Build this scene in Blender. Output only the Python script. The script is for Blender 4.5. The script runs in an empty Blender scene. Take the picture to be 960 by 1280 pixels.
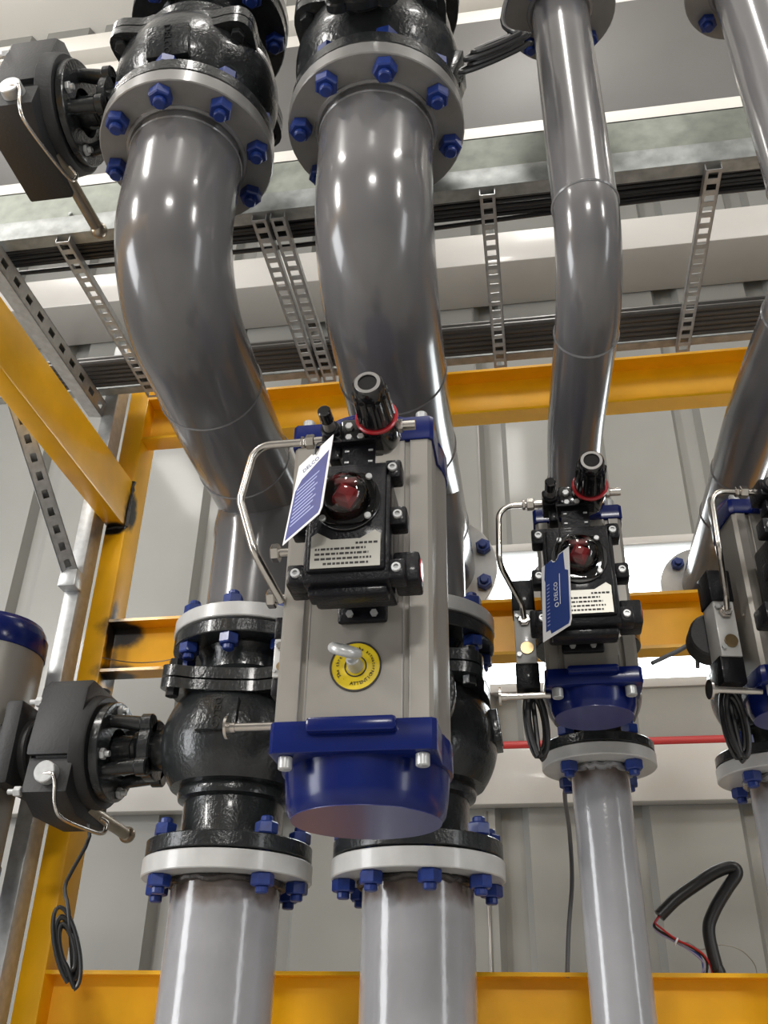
import bpy, bmesh, math, random
from mathutils import Vector, Matrix, Quaternion
random.seed(7)
PI = math.pi
col = bpy.context.scene.collection
V = Vector

# ------------------------------------------------------------------ camera frame (960 x 1280 photograph, vanishing points measured)
FPX = 1181.0
_up = V((40, -1990, FPX)).normalized()
_fw = V((215, 705, FPX)); _fw = (_fw - _up * _fw.dot(_up)).normalized()
_rt = _fw.cross(_up)
CAM = V((0, 0, 1.6))
def ray(px, py):
    q = V((px - 480, py - 640, FPX)); return V((_rt.dot(q), _fw.dot(q), _up.dot(q)))
def at(px, py, Y=None, Z=None, X=None):
    d = ray(px, py)
    t = (X - CAM.x) / d.x if X is not None else (Y - CAM.y) / d.y if Y is not None else (Z - CAM.z) / d.z
    return CAM + d * t

cd = bpy.data.cameras.new('camera'); cam = bpy.data.objects.new('camera', cd); col.objects.link(cam)
cx = V((_rt.x, _fw.x, _up.x)); cy = -V((_rt.y, _fw.y, _up.y)); cz = -V((_rt.z, _fw.z, _up.z))
m = Matrix((cx, cy, cz)).transposed().to_4x4(); m.translation = CAM
cam.matrix_world = m
cd.sensor_fit = 'VERTICAL'; cd.sensor_height = 36.0; cd.lens = FPX * 36.0 / 1280.0
cd.clip_start = 0.01
bpy.context.scene.camera = cam

# ------------------------------------------------------------------ materials
MATS = {}
def mat(name, color=(.5, .5, .5), rough=.4, metal=0., coat=0., noise=None, bump=None, spec=.5, emit=None):
    """noise=(scale, amount): mottles the paint; bump=(scale, strength)"""
    if name in MATS: return MATS[name]
    M = bpy.data.materials.new(name); M.use_nodes = True
    nt = M.node_tree; b = nt.nodes['Principled BSDF']
    b.inputs['Base Color'].default_value = (*color, 1); b.inputs['Roughness'].default_value = rough
    b.inputs['Metallic'].default_value = metal; b.inputs['Coat Weight'].default_value = coat
    b.inputs['Coat Roughness'].default_value = .08; b.inputs['Specular IOR Level'].default_value = spec
    tc = nt.nodes.new('ShaderNodeTexCoord')
    if noise:
        n = nt.nodes.new('ShaderNodeTexNoise'); n.inputs['Scale'].default_value = noise[0]; n.inputs['Detail'].default_value = 5
        nt.links.new(tc.outputs['Object'], n.inputs['Vector'])
        r = nt.nodes.new('ShaderNodeMapRange'); r.inputs[1].default_value = .3; r.inputs[2].default_value = .7
        r.inputs[3].default_value = 1 - noise[1]; r.inputs[4].default_value = 1 + noise[1]
        nt.links.new(n.outputs['Fac'], r.inputs[0])
        mx = nt.nodes.new('ShaderNodeMix'); mx.data_type = 'RGBA'; mx.blend_type = 'MULTIPLY'; mx.inputs[0].default_value = 1
        mx.inputs[6].default_value = (*color, 1); nt.links.new(r.outputs[0], mx.inputs[7]); nt.links.new(mx.outputs[2], b.inputs['Base Color'])
    if bump:
        n2 = nt.nodes.new('ShaderNodeTexNoise'); n2.inputs['Scale'].default_value = bump[0]; n2.inputs['Detail'].default_value = 3
        nt.links.new(tc.outputs['Object'], n2.inputs['Vector'])
        bp = nt.nodes.new('ShaderNodeBump'); bp.inputs['Strength'].default_value = bump[1]; bp.inputs['Distance'].default_value = .004
        nt.links.new(n2.outputs['Fac'], bp.inputs['Height']); nt.links.new(bp.outputs[0], b.inputs['Normal'])
    MATS[name] = M; return M

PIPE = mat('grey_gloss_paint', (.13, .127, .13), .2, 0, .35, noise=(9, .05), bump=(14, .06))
WHITEFL = mat('light_grey_paint', (.50, .50, .49), .3, 0, .3, noise=(25, .08))
RIM = mat('lit_flange_grey', (.21, .206, .2), .3, 0, .3, noise=(25, .08))  # pipe grey lightened: lamp light on the upper flange rims painted in
VALVE = mat('dark_grey_casting', (.018, .020, .021), .25, 0, .25, noise=(30, .15), bump=(120, .35), spec=.35)
BLUE = mat('blue_bolt', (.008, .028, .17), .38, 0, .1, noise=(60, .25))
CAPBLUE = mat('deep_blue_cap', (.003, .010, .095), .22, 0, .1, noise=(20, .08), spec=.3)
ALU = mat('anodised_aluminium', (.255, .24, .215), .38, .25, 0, noise=(4, .04))
GROOVE = mat('groove_aluminium', (.30, .29, .28), .3, .6)
BLACK = mat('black_enclosure', (.006, .006, .008), .36, 0, .1, bump=(220, .25), spec=.2)
BLACKM = mat('matt_black', (.014, .014, .015), .55, bump=(160, .2))
BLACKG = mat('gloss_black_plastic', (.008, .008, .009), .14, 0, .5)
FARC = mat('far_cable_lit', (.085, .08, .075), .35)  # cable black raised to grey, standing in for light caught from below
CABLE = mat('black_cable_sheath', (.012, .012, .013), .38)
STEEL = mat('stainless_steel', (.55, .52, .48), .24, 1.0, noise=(40, .1))
BRIGHT = mat('zinc_plated_steel', (.50, .51, .51), .34, .35, noise=(50, .15))
DULLB = mat('dull_plated_steel', (.34, .30, .24), .3, .9, noise=(40, .15))
FACEB = mat('blue_cap_face_lit', (.022, .026, .15), .3, 0, .1)  # lighter than the cap blue: floor reflection put into the colour
BRASS = mat('brass', (.42, .30, .16), .32, 1.0, noise=(40, .2))
GALV = mat('galvanised_steel', (.40, .42, .41), .45, .35, noise=(35, .22))
GALVG = mat('spangled_galvanised_sheet', (.34, .365, .315), .55, .15, noise=(30, .16))
RED = mat('red_plastic', (.42, .012, .02), .3, 0, .3)
REDI = mat('red_indicator', (.50, .015, .025), .35)
REDP = mat('red_pipe_paint', (.42, .03, .03), .35)
PLATE = mat('printed_metal_plate', (.40, .39, .35), .35, .5)
INK = mat('black_print', (.015, .013, .013), .6)
WHITEINK = mat('white_print', (.75, .76, .80), .5)
PALEINK = mat('pale_blue_print', (.35, .38, .62), .5)
TAGW = mat('white_card', (.74, .74, .75), .45)
TAGB = mat('blue_card_print', (.028, .036, .19), .4, noise=(40, .12))
TAGN = mat('navy_card_print', (.018, .045, .20), .4)
STICK = mat('yellow_sticker', (.62, .46, .012), .4, noise=(50, .08))
WALLM = mat('cream_cladding', (.245, .245, .228), .42, 0, .1, noise=(3, .05))
TRIMM = mat('cream_trim', (.47, .455, .43), .35, 0, .2, noise=(3, .04))
PANELG = mat('grey_girder_paint', (.125, .122, .118), .5, 0, 0, noise=(2, .06))
LIPM = mat('white_sheet_edge', (.74, .715, .66), .45)
CEILM = mat('white_ceiling_sheet', (.85, .82, .77), .6)
FLOORM = mat('concrete_floor', (.42, .41, .39), .35, 0, 0, noise=(3, .12))
DARKW = mat('hall_wall_paint', (.24, .24, .24), .7)
SEAM = mat('weld_seam_paint', (.19, .19, .195), .2, 0, .6, bump=(90, .6))
WELDB = mat('burnt_weld', (.05, .045, .042), .45, .4, noise=(60, .4), bump=(90, .8))
WIREG = mat('grey_cable_sheath', (.16, .165, .18), .5)
WIREB = mat('blue_wire', (.05, .09, .35), .4)
WIREP = mat('violet_wire', (.30, .27, .42), .4)
STRING = mat('thin_steel_wire', (.25, .24, .22), .4, .8)

def scorched(name, base, spots, dark=(.018, .016, .015), nscale=18, rough=.36, coat=.12, bump=None):
    """paint with burnt blackened patches round welds (stains with a place of their own, object space)"""
    M = mat(name, base, rough, 0, coat, noise=(12, .07), spec=.4, bump=bump)
    nt = M.node_tree; b = nt.nodes['Principled BSDF']
    tc = nt.nodes.new('ShaderNodeTexCoord'); src = b.inputs['Base Color'].links[0].from_socket
    n = nt.nodes.new('ShaderNodeTexNoise'); n.inputs['Scale'].default_value = nscale; n.inputs['Detail'].default_value = 6
    nt.links.new(tc.outputs['Object'], n.inputs['Vector'])
    for (p, r) in spots:
        sc = nt.nodes.new('ShaderNodeMapping'); sc.vector_type = 'POINT'
        rr = r if isinstance(r, tuple) else (r, r, r)
        sc.inputs['Location'].default_value = (-p[0] / rr[0], -p[1] / rr[1], -p[2] / rr[2]); sc.inputs['Scale'].default_value = (1 / rr[0], 1 / rr[1], 1 / rr[2])
        nt.links.new(tc.outputs['Object'], sc.inputs['Vector'])
        ln = nt.nodes.new('ShaderNodeVectorMath'); ln.operation = 'LENGTH'; nt.links.new(sc.outputs[0], ln.inputs[0])
        ad = nt.nodes.new('ShaderNodeMath'); ad.operation = 'MULTIPLY_ADD'; ad.inputs[1].default_value = .9; ad.inputs[2].default_value = -.45
        nt.links.new(n.outputs['Fac'], ad.inputs[0])
        su = nt.nodes.new('ShaderNodeMath'); su.operation = 'ADD'; nt.links.new(ln.outputs['Value'], su.inputs[0]); nt.links.new(ad.outputs[0], su.inputs[1])
        mr = nt.nodes.new('ShaderNodeMapRange'); mr.interpolation_type = 'SMOOTHSTEP'; mr.inputs[1].default_value = .55; mr.inputs[2].default_value = 1.0; mr.inputs[3].default_value = 1; mr.inputs[4].default_value = 0
        nt.links.new(su.outputs[0], mr.inputs[0])
        mx = nt.nodes.new('ShaderNodeMix'); mx.data_type = 'RGBA'; mx.inputs[7].default_value = (*dark, 1)
        nt.links.new(mr.outputs[0], mx.inputs[0]); nt.links.new(src, mx.inputs[6]); src = mx.outputs[2]
    nt.links.new(src, b.inputs['Base Color']); return M

def clear(name, tint=(1, 1, 1), ior=1.45, rough=.03):
    M = bpy.data.materials.new(name); M.use_nodes = True; nt = M.node_tree
    nt.nodes.remove(nt.nodes['Principled BSDF']); out = nt.nodes['Material Output']
    tr = nt.nodes.new('ShaderNodeBsdfTransparent'); tr.inputs[0].default_value = (*tint, 1)
    gl = nt.nodes.new('ShaderNodeBsdfGlossy'); gl.inputs['Roughness'].default_value = rough
    fr = nt.nodes.new('ShaderNodeFresnel'); fr.inputs['IOR'].default_value = ior
    mx = nt.nodes.new('ShaderNodeMixShader'); nt.links.new(fr.outputs[0], mx.inputs[0]); nt.links.new(tr.outputs[0], mx.inputs[1]); nt.links.new(gl.outputs[0], mx.inputs[2])
    nt.links.new(mx.outputs[0], out.inputs[0]); return M
DOME = clear('clear_dome_plastic', (.62, .62, .60), 1.7, .06)
GLASS = clear('window_glass', (.97, .98, .97))

# ------------------------------------------------------------------ mesh builder
def basis(ax):
    a = V(ax).normalized(); h = V((0, 0, 1)) if abs(a.z) < .9 else V((1, 0, 0))
    u = h.cross(a).normalized(); return u, a.cross(u), a
def crom(P, n=8, closed=False):
    P = [V(p) for p in P]; out = []; N = len(P)
    rng = range(N if closed else N - 1)
    for i in rng:
        g = (lambda k: P[k % N]) if closed else (lambda k: P[max(0, min(N - 1, k))])
        a, b, c, d = g(i - 1), g(i), g(i + 1), g(i + 2)
        for k in range(n):
            t = k / n
            out.append(.5 * ((2 * b) + (c - a) * t + (2 * a - 5 * b + 4 * c - d) * t * t + (3 * b - a - 3 * c + d) * t ** 3))
    if not closed: out.append(P[-1])
    return out
def fillet(P, r, n=8):
    """polyline with rounded corners"""
    P = [V(p) for p in P]; out = [P[0]]
    for i in range(1, len(P) - 1):
        a = (P[i - 1] - P[i]); b = (P[i + 1] - P[i]); la, lb = a.length, b.length; a.normalize(); b.normalize()
        ang = a.angle(b); rr = r[i - 1] if isinstance(r, (list, tuple)) else r
        t = min(rr / math.tan(ang / 2), la * .49, lb * .49); rr = t * math.tan(ang / 2)
        c = P[i] + (a + b).normalized() * (rr / math.sin(ang / 2)); p0 = P[i] + a * t; p1 = P[i] + b * t
        q0 = p0 - c; q1 = p1 - c; th = q0.angle(q1); axn = q0.cross(q1).normalized()
        for k in range(n + 1): out.append(c + Quaternion(axn, th * k / n) @ q0)
    out.append(P[-1]); return out
class MB:
    def __init__(s): s.bm = bmesh.new()
    def _v(s, pts): return [s.bm.verts.new(p) for p in pts]
    def _f(s, vs):
        try: return s.bm.faces.new(vs)
        except ValueError: return None
    def box(s, c, d, bev=0, rot=None, seg=2):
        r = bmesh.ops.create_cube(s.bm, size=1); vs = r['verts']
        for v in vs: v.co = V((v.co.x * d[0], v.co.y * d[1], v.co.z * d[2]))
        if bev:
            es = list({e for v in vs for e in v.link_edges})
            rr = bmesh.ops.bevel(s.bm, geom=es, offset=bev, segments=seg, affect='EDGES', profile=.5)
            vs = list({v for f in rr['faces'] for v in f.verts} | {v for v in vs if v.is_valid})
            # all vertices of this island
            isl = set(vs); st = list(vs)
            while st:
                v = st.pop()
                for e in v.link_edges:
                    w = e.other_vert(v)
                    if w not in isl: isl.add(w); st.append(w)
            vs = list(isl)
        R = rot.to_3x3() if isinstance(rot, Matrix) else rot.to_matrix() if rot else Matrix.Identity(3)
        for v in vs: v.co = R @ v.co + V(c)
        return s
    def bb(s, lo, hi, bev=0): return s.box([(a + b) / 2 for a, b in zip(lo, hi)], [abs(b - a) for a, b in zip(lo, hi)], bev)
    def beam(s, p0, p1, w, h, up=(0, 0, 1), bev=0):
        p0, p1 = V(p0), V(p1); d = p1 - p0; a = d.normalized(); x = a.cross(V(up)).normalized(); z = x.cross(a)
        return s.box((p0 + p1) / 2, (w, d.length, h), bev, Matrix((x, a, z)).transposed())
    def lathe(s, prof, o=(0, 0, 0), ax=(0, 0, 1), seg=32, closed=False, a0=0):
        """prof: list of (radius, height along axis)"""
        u, v, a = basis(ax); o = V(o); rings = []
        for r, t in prof:
            if r < 1e-6: rings.append(s._v([o + a * t]))
            else: rings.append(s._v([o + a * t + (u * math.cos(a0 + 2 * PI * k / seg) + v * math.sin(a0 + 2 * PI * k / seg)) * r for k in range(seg)]))
        prs = list(zip(rings, rings[1:])) + ([(rings[-1], rings[0])] if closed else [])
        for A, B in prs:
            for k in range(seg):
                j = (k + 1) % seg
                if len(A) == 1 and len(B) == 1: continue
                if len(A) == 1: s._f([A[0], B[k], B[j]])
                elif len(B) == 1: s._f([A[k], A[j], B[0]])
                else: s._f([A[k], A[j], B[j], B[k]])
        return s
    def cyl(s, p0, p1, r, r1=None, seg=24, ch=0, a0=0):
        p0, p1 = V(p0), V(p1); L = (p1 - p0).length; r1 = r if r1 is None else r1
        pr = [(0, 0), (r - ch, 0)] + ([(r, ch), (r1, L - ch)] if ch else []) + [(r1 - ch, L), (0, L)]
        return s.lathe(pr, p0, p1 - p0, seg, a0=a0)
    def hexa(s, p0, p1, r, a0=0): return s.cyl(p0, p1, r, seg=6, ch=r * .12, a0=a0)
    def ring(s, ri, ro, t0, t1, o=(0, 0, 0), ax=(0, 0, 1), seg=48, ch=.002):
        return s.lathe([(ri, t0), (ro - ch, t0), (ro, t0 + ch), (ro, t1 - ch), (ro - ch, t1), (ri, t1)], o, ax, seg, closed=True)
    def torus(s, R, r, o=(0, 0, 0), ax=(0, 0, 1), seg=40, n=10, sq=1.0):
        return s.lathe([(R + r * math.cos(2 * PI * k / n), r * sq * math.sin(2 * PI * k / n)) for k in range(n)], o, ax, seg, closed=True)
    def sphere(s, c, r, seg=24, n=14, sc=(1, 1, 1)):
        c = V(c); R = []
        for i in range(n + 1):
            th = PI * i / n; rr = math.sin(th) * r; z = -math.cos(th) * r
            R.append(s._v([c + V((rr * math.cos(2 * PI * k / seg) * sc[0], rr * math.sin(2 * PI * k / seg) * sc[1], z * sc[2])) for k in range(seg if 0 < i < n else 1)]))
        for A, B in zip(R, R[1:]):
            for k in range(seg):
                j = (k + 1) % seg
                if len(A) == 1: s._f([A[0], B[j], B[k]])
                elif len(B) == 1: s._f([A[k], A[j], B[0]])
                else: s._f([A[k], A[j], B[j], B[k]])
        return s
    def tube(s, P, r, seg=10, caps=True, closed=False):
        P = [V(p) for p in P]; Q = [P[0]]
        for p in P[1:]:
            if (p - Q[-1]).length > 1e-5: Q.append(p)
        P = Q; N = len(P); T = []
        for i in range(N):
            a = P[(i - 1) % N] if closed else P[max(0, i - 1)]; b = P[(i + 1) % N] if closed else P[min(N - 1, i + 1)]
            T.append((b - a).normalized())
        u = basis(T[0])[0]; rings = []
        for i in range(N):
            u = (u - T[i] * u.dot(T[i])).normalized(); w = T[i].cross(u)
            rr = r(i / (N - 1)) if callable(r) else r
            rings.append(s._v([P[i] + (u * math.cos(2 * PI * k / seg) + w * math.sin(2 * PI * k / seg)) * rr for k in range(seg)]))
        prs = list(zip(rings, rings[1:])) + ([(rings[-1], rings[0])] if closed else [])
        for A, B in prs:
            for k in range(seg): s._f([A[k], A[(k + 1) % seg], B[(k + 1) % seg], B[k]])
        if caps and not closed: s._f(rings[0][::-1]); s._f(rings[-1])
        return s
    def prism(s, poly, o, ux, uy, depth, bev=0):
        """polygon in plane (ux, uy) at o, extruded by vector depth"""
        o, ux, uy, d = V(o), V(ux), V(uy), V(depth)
        a = s._v([o + ux * x + uy * y for x, y in poly]); b = s._v([v.co + d for v in a]); n = len(a)
        fs = [s._f(a[::-1]), s._f(b)] + [s._f([a[k], a[(k + 1) % n], b[(k + 1) % n], b[k]]) for k in range(n)]
        if bev:
            es = list({e for f in fs[:2] for e in f.edges})
            bmesh.ops.bevel(s.bm, geom=es, offset=bev, segments=2, affect='EDGES', profile=.5)
        return s
    def quadgrid(s, rows):
        R = [s._v(r) for r in rows]
        for A, B in zip(R, R[1:]):
            for k in range(len(A) - 1): s._f([A[k], A[k + 1], B[k + 1], B[k]])
        return s
    def build(s, name, material, parent=None, loc=(0, 0, 0), angle=38, flat=False, link=True):
        bmesh.ops.recalc_face_normals(s.bm, faces=s.bm.faces)
        me = bpy.data.meshes.new(name); s.bm.to_mesh(me); s.bm.free()
        me.materials.append(material)
        if not flat:
            me.polygons.foreach_set('use_smooth', [True] * len(me.polygons)); me.set_sharp_from_angle(angle=math.radians(angle))
        o = bpy.data.objects.new(name, me); o.location = loc
        if parent: o.parent = parent
        if link: col.objects.link(o)
        return o
def tag(o, label=None, cat=None, group=None, kind=None):
    if label: o['label'] = label
    if cat: o['category'] = cat
    if group: o['group'] = group
    if kind: o['kind'] = kind
    return o
def thing(name, loc, label, cat, group=None, rz=0):
    o = bpy.data.objects.new(name, None); o.empty_display_size = .05; col.objects.link(o); o.location = loc; o.rotation_euler = (0, 0, rz)
    return tag(o, label, cat, group)
def inst(src, parent, loc=(0, 0, 0), rot=None):
    c = src.copy(); col.objects.link(c); c.parent = parent; c.location = loc
    if rot: c.rotation_euler = rot
    return c
def kids(o): return [c for c in list(col.objects) if c.parent == o]
def copy_tree(o, delta=None, parent=None):
    c = o.copy(); col.objects.link(c)
    if parent is not None: c.parent = parent
    if delta: c.location = V(o.location) + V(delta)
    for ch in kids(o): copy_tree(ch, None, c)
    return c
def text(name, s, size, material, parent, M, extrude=.0004, align='CENTER', sx=1.0, spacing=1.0):
    cu = bpy.data.curves.new(name, 'FONT'); cu.body = s; cu.size = size; cu.extrude = extrude; cu.align_x = align; cu.align_y = 'CENTER'; cu.space_character = spacing; cu.resolution_u = 2
    t = bpy.data.objects.new(name, cu); col.objects.link(t)
    dg = bpy.context.evaluated_depsgraph_get(); me = bpy.data.meshes.new_from_object(t.evaluated_get(dg))
    bpy.data.objects.remove(t); bpy.data.curves.remove(cu)
    me.materials.clear(); me.materials.append(material)
    me.transform(Matrix.Diagonal((sx, 1, 1, 1))); me.transform(M)
    o = bpy.data.objects.new(name, me); o.parent = parent; col.objects.link(o); return o
def arctext(name, s, size, R, a_mid, step, material, parent, o, ux, uy, extrude=.0003):
    """letters set round a circle, tops outward or inward by sign of step"""
    bm = bmesh.new(); o, ux, uy = V(o), V(ux), V(uy); nz = ux.cross(uy); n = len(s)
    for i, ch in enumerate(s):
        if ch == ' ': continue
        cu = bpy.data.curves.new('c', 'FONT'); cu.body = ch; cu.size = size; cu.extrude = extrude; cu.align_x = 'CENTER'; cu.align_y = 'CENTER'; cu.resolution_u = 1
        t = bpy.data.objects.new('c', cu); col.objects.link(t)
        me = bpy.data.meshes.new_from_object(t.evaluated_get(bpy.context.evaluated_depsgraph_get()))
        bpy.data.objects.remove(t); bpy.data.curves.remove(cu)
        a = a_mid + step * (i - (n - 1) / 2)
        rad = ux * math.cos(a) + uy * math.sin(a); tan = ux * -math.sin(a) + uy * math.cos(a)
        X, Yv = (-tan, rad) if step < 0 else (tan, -rad)
        M = Matrix((X, Yv, nz)).transposed().to_4x4(); M.translation = o + rad * R
        me.transform(M); bm.from_mesh(me); bpy.data.meshes.remove(me)
    me = bpy.data.meshes.new(name); bm.to_mesh(me); bm.free(); me.materials.append(material)
    ob = bpy.data.objects.new(name, me); ob.parent = parent; col.objects.link(ob); return ob
def face(o, x, y):
    """matrix with text plane axes x, y at o"""
    x = V(x).normalized(); y = V(y); y = (y - x * y.dot(x)).normalized(); z = x.cross(y)
    M = Matrix((x, y, z)).transposed().to_4x4(); M.translation = V(o); return M
FRONT = ((1, 0, 0), (0, 0, 1))
# ================================================================== SETTING
YW, WX0, WX1, WZ0, WZ1 = 3.6, -.42, 1.75, 2.915, 3.54
def clad_profile(x0, x1):
    pts = [(x0, YW)]; k = math.ceil((x0 - .8) / .435)
    while True:
        xc = -.10 + .435 * k; k += 1
        if xc - .07 <= x0: continue
        if xc + .07 >= x1: break
        pts += [(xc - .062, YW), (xc - .04, YW + .05), (xc + .04, YW + .05), (xc + .062, YW)]
    return pts + [(x1, YW)]
w = MB()
def sheet(x0, x1, z0, z1):
    P = clad_profile(x0, x1); w.quadgrid([[(x, y, z0) for x, y in P], [(x, y, z1) for x, y in P]])
sheet(-7, 7, 0, WZ0); sheet(-7, 7, WZ1, 8); sheet(-7, WX0, WZ0, WZ1); sheet(WX1, 7, WZ0, WZ1)
tag(w.build('wall_back', WALLM, flat=True), kind='structure')
tag(MB().bb((-7, -7, -.1), (7, 3.7, 0)).build('floor', FLOORM), kind='structure')
tag(MB().bb((-7.1, -7.1, 7.9), (7.1, 3.8, 8)).build('ceiling', CEILM), kind='structure')
tag(MB().bb((-7.1, -7, 0), (-7, 3.7, 7.9)).build('wall_left', DARKW), kind='structure')
tag(MB().bb((7, -7, 0), (7.1, 3.7, 7.9)).build('wall_right', DARKW), kind='structure')
tag(MB().bb((-7, -7.1, 0), (7, -7, 7.9)).build('wall_rear', DARKW), kind='structure')
# window band
fr = MB()
for z in (WZ0, WZ1): fr.bb((WX0, YW - .01, z - .018), (WX1, YW + .06, z + .018), .003)
for x in (WX0, WX1): fr.bb((x - .018, YW - .01, WZ0), (x + .018, YW + .06, WZ1), .003)
wn = tag(fr.build('window_1', TRIMM), kind='structure')
MB().bb((WX0, YW + .03, WZ0), (WX1, YW + .036, WZ1)).build('window_pane', GLASS, wn)
# girts on the wall, the eaves girder and its lip
tag(MB().bb((-7, YW - .07, 2.45), (7, YW - .003, 2.655), .006).build('trim_1', TRIMM), kind='structure')
tag(MB().bb((-7, YW - .30, 4.93), (7, YW - .003, 5.13), .006).build('trim_2', TRIMM), kind='structure')
tag(MB().bb((-7, YW - .32, 5.85), (7, YW - .003, 6.84), .01).build('trim_3', PANELG), kind='structure')
tag(MB().bb((-7, YW - .36, 5.745), (7, YW - .01, 5.848), .004).build('trim_4', LIPM), kind='structure')
tag(MB().bb((-7, YW - .30, 6.86), (7, YW - .01, 6.98), .01).bb((-7, YW - .36, 7.04), (7, YW - .01, 7.2), .01).build('trim_5', LIPM), kind='structure')
xs = at(600, 600, Y=YW).x
sm = MB().bb((xs - .004, YW - .006, WZ1 + .02), (xs + .004, YW, 4.92), .001).bb((xs - .034, YW - .006, 0), (xs - .026, YW, 2.44), .001)
tag(sm.build('trim_6', GROOVE), kind='structure')
rp = MB().cyl((-6.9, YW - .045, 2.672), (6.9, YW - .045, 2.672), .017, seg=16).build('red_pipe', REDP)
tag(rp, 'thin red pipe running along the top of the cream wall rail', 'pipe')

# ================================================================== YELLOW PIPE RACK (one welded frame)
YB = 2.2
YEL = scorched('yellow_rack_paint', (.94, .475, .004), [
    ((-1.10, 2.25, 2.62), (.075, .09, .06)), ((-1.09, 2.25, 2.50), (.075, .08, .04)),
    ((-1.108, 2.23, 2.60), (.022, .04, .13)), ((-1.113, YB + .01, 2.99), (.014, .05, .075)), ((-1.15, YB, 2.925), (.045, .04, .022))])
rack = thing('pipe_rack', (0, 0, 0), 'yellow painted steel frame of uprights and channel beams behind the grey pipes', 'frame')
def channel(name, p0, p1, opn, h, fl, up=(0, 0, 1), t=.008):
    """C section from p0 to p1 (p0/p1: middle of the web's back), opn: side the flanges point to"""
    p0, p1, o, u = V(p0), V(p1), V(opn), V(up); a = h / 2
    poly = [(0, -a), (fl, -a), (fl, -a + t), (t * .8, -a + t), (t * .8, a - t), (fl, a - t), (fl, a), (0, a)]
    return MB().prism(poly, p0, o, u, p1 - p0, .0015).build(name, YEL, rack, angle=30)
channel('crossbeam', (-1.115, 2.258, 1.705), (2.44, 2.258, 1.705), (0, -1, 0), .16, .06)
channel('crossbeam', (-1.115, 2.258, 2.566), (2.44, 2.258, 2.566), (0, -1, 0), .15, .06)
channel('crossbeam', (-1.115, 2.258, 3.312), (2.44, 2.258, 3.312), (0, -1, 0), .158, .06)
MB().bb((-1.178, 2.2, 0), (-1.115, 2.3, 4.0), .006).build('upright', YEL, rack)
MB().bb((2.44, 2.2, 0), (2.503, 2.3, 4.0), .006).build('upright', YEL, rack)
MB().bb((-1.178, .1, 0), (-1.115, .2, 3.15), .006).build('upright', YEL, rack)
MB().bb((-1.172, .2, 2.93), (-1.116, 2.2, 3.082), .006).build('side_beam', YEL, rack)
def bead(P, r): tag(MB().tube(P, r, 6).build('weld_bead', WELDB, rack), 'blackened weld bead')
bead([(-1.114, 2.198, 2.93 + .15 * i / 12 + random.uniform(-.003, .003)) for i in range(13)], lambda t: .006 + .002 * math.sin(t * 40))
bead([(-1.17 + .055 * i / 8, 2.198, 2.928 + random.uniform(-.002, .002)) for i in range(9)], .005)
bead([(-1.112, 2.21 + .04 * i / 8, 2.496) for i in range(9)], .005)

# ================================================================== CABLE TRAY
YT0, YT1, ZT = 1.5, 2.12, 3.35
tray = thing('cable_tray', (0, 0, ZT), 'galvanised cable tray with slotted rungs hung in front of the upper yellow beam', 'cable tray')
MB().bb((-3, YT0 + .006, .062), (3.2, YT0 + .01, .185)).bb((-3, YT0 + .006, .181), (3.2, YT0 + .03, .185)).build('side_rail', GALVG, tray)
st = MB().bb((-3, YT0 - .006, 0), (3.2, YT0 - .002, .062), .001).bb((-3, YT0 - .002, 0), (3.2, YT0 + .03, .003))
st.bb((-3, YT0 - .002, .059), (3.2, YT0 + .006, .062)).build('edge_strip', GALV, tray)
for k in range(10):
    x = -1.9 + .42 * k
    MB().cyl((0, YT0 + .006, .08), (0, YT0 + .0, .08), .006, seg=10, ch=.002).build('screw', GALV, tray, (x, 0, 0))
MB().bb((-3, YT1 - .003, 0), (3.2, YT1, .07)).bb((-3, YT1 - .03, 0), (3.2, YT1 - .003, .003)).bb((-3, YT1 - .02, .067), (3.2, YT1 - .003, .07)).build('side_rail', GALV, tray)
def slotted(L, wd, n, t=.002, lip=.02, fill=.45, edge=.2):
    """slotted U-strip along +Y from 0, open slots, lips upward"""
    b = MB(); e = wd * edge
    b.bb((-wd / 2, 0, 0), (-wd / 2 + e, L, t)); b.bb((wd / 2 - e, 0, 0), (wd / 2, L, t))
    b.bb((-wd / 2, 0, 0), (-wd / 2 + t, L, lip)); b.bb((wd / 2 - t, 0, 0), (wd / 2, L, lip))
    p = L / n
    for k in range(n + 1):
        a = max(0, k * p - p * fill / 2); c = min(L, k * p + p * fill / 2)
        b.bb((-wd / 2 + e, a, 0), (wd / 2 - e, c, t))
    return b
rung0 = slotted(YT1 - YT0, .036, 19).build('rung', BRIGHT, tray, (-1.06, YT0, -.022))
for x in (-2.1, -.565, -.520, -.026, .474, 1.0, 1.5): inst(rung0, tray, (x, YT0, -.022))
# cables lying in the tray: a near bundle and a far one
def tray_cable(name, y, z, r, label, group, amp=.004):
    P = [(x, y + random.uniform(-amp, amp), z + abs(random.uniform(0, amp))) for x in [-3 + .62 * i for i in range(11)]]
    return tag(MB().tube(crom(P, 5), r, 8).build(name, FARC if y > 1.8 else CABLE, None), label, 'cable', group)
for i in range(12):
    tray_cable('tray_cable', 1.525 + .0125 * (i % 6) + .004 * (i // 6), ZT + .010 + .015 * (i // 6), .0062, 'black cable in the bundle along the near rail of the cable tray', 'cables along the near tray rail', .002)
for i in range(12):
    tray_cable('tray_cable', 1.985 + .019 * (i % 6) + .008 * (i // 6), ZT + .010 + .02 * (i // 6), .0085, 'dark cable in the bundle along the far rail of the cable tray', 'cables along the far tray rail', .002)
P = [(-3, 1.60, ZT + .008), (-1.4, 1.61, ZT + .008), (-.5, 1.615, ZT + .006), (.1, 1.60, ZT + .008), (.5, 1.59, ZT + .006), (1.2, 1.6, ZT + .008), (3, 1.6, ZT + .008)]
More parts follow.
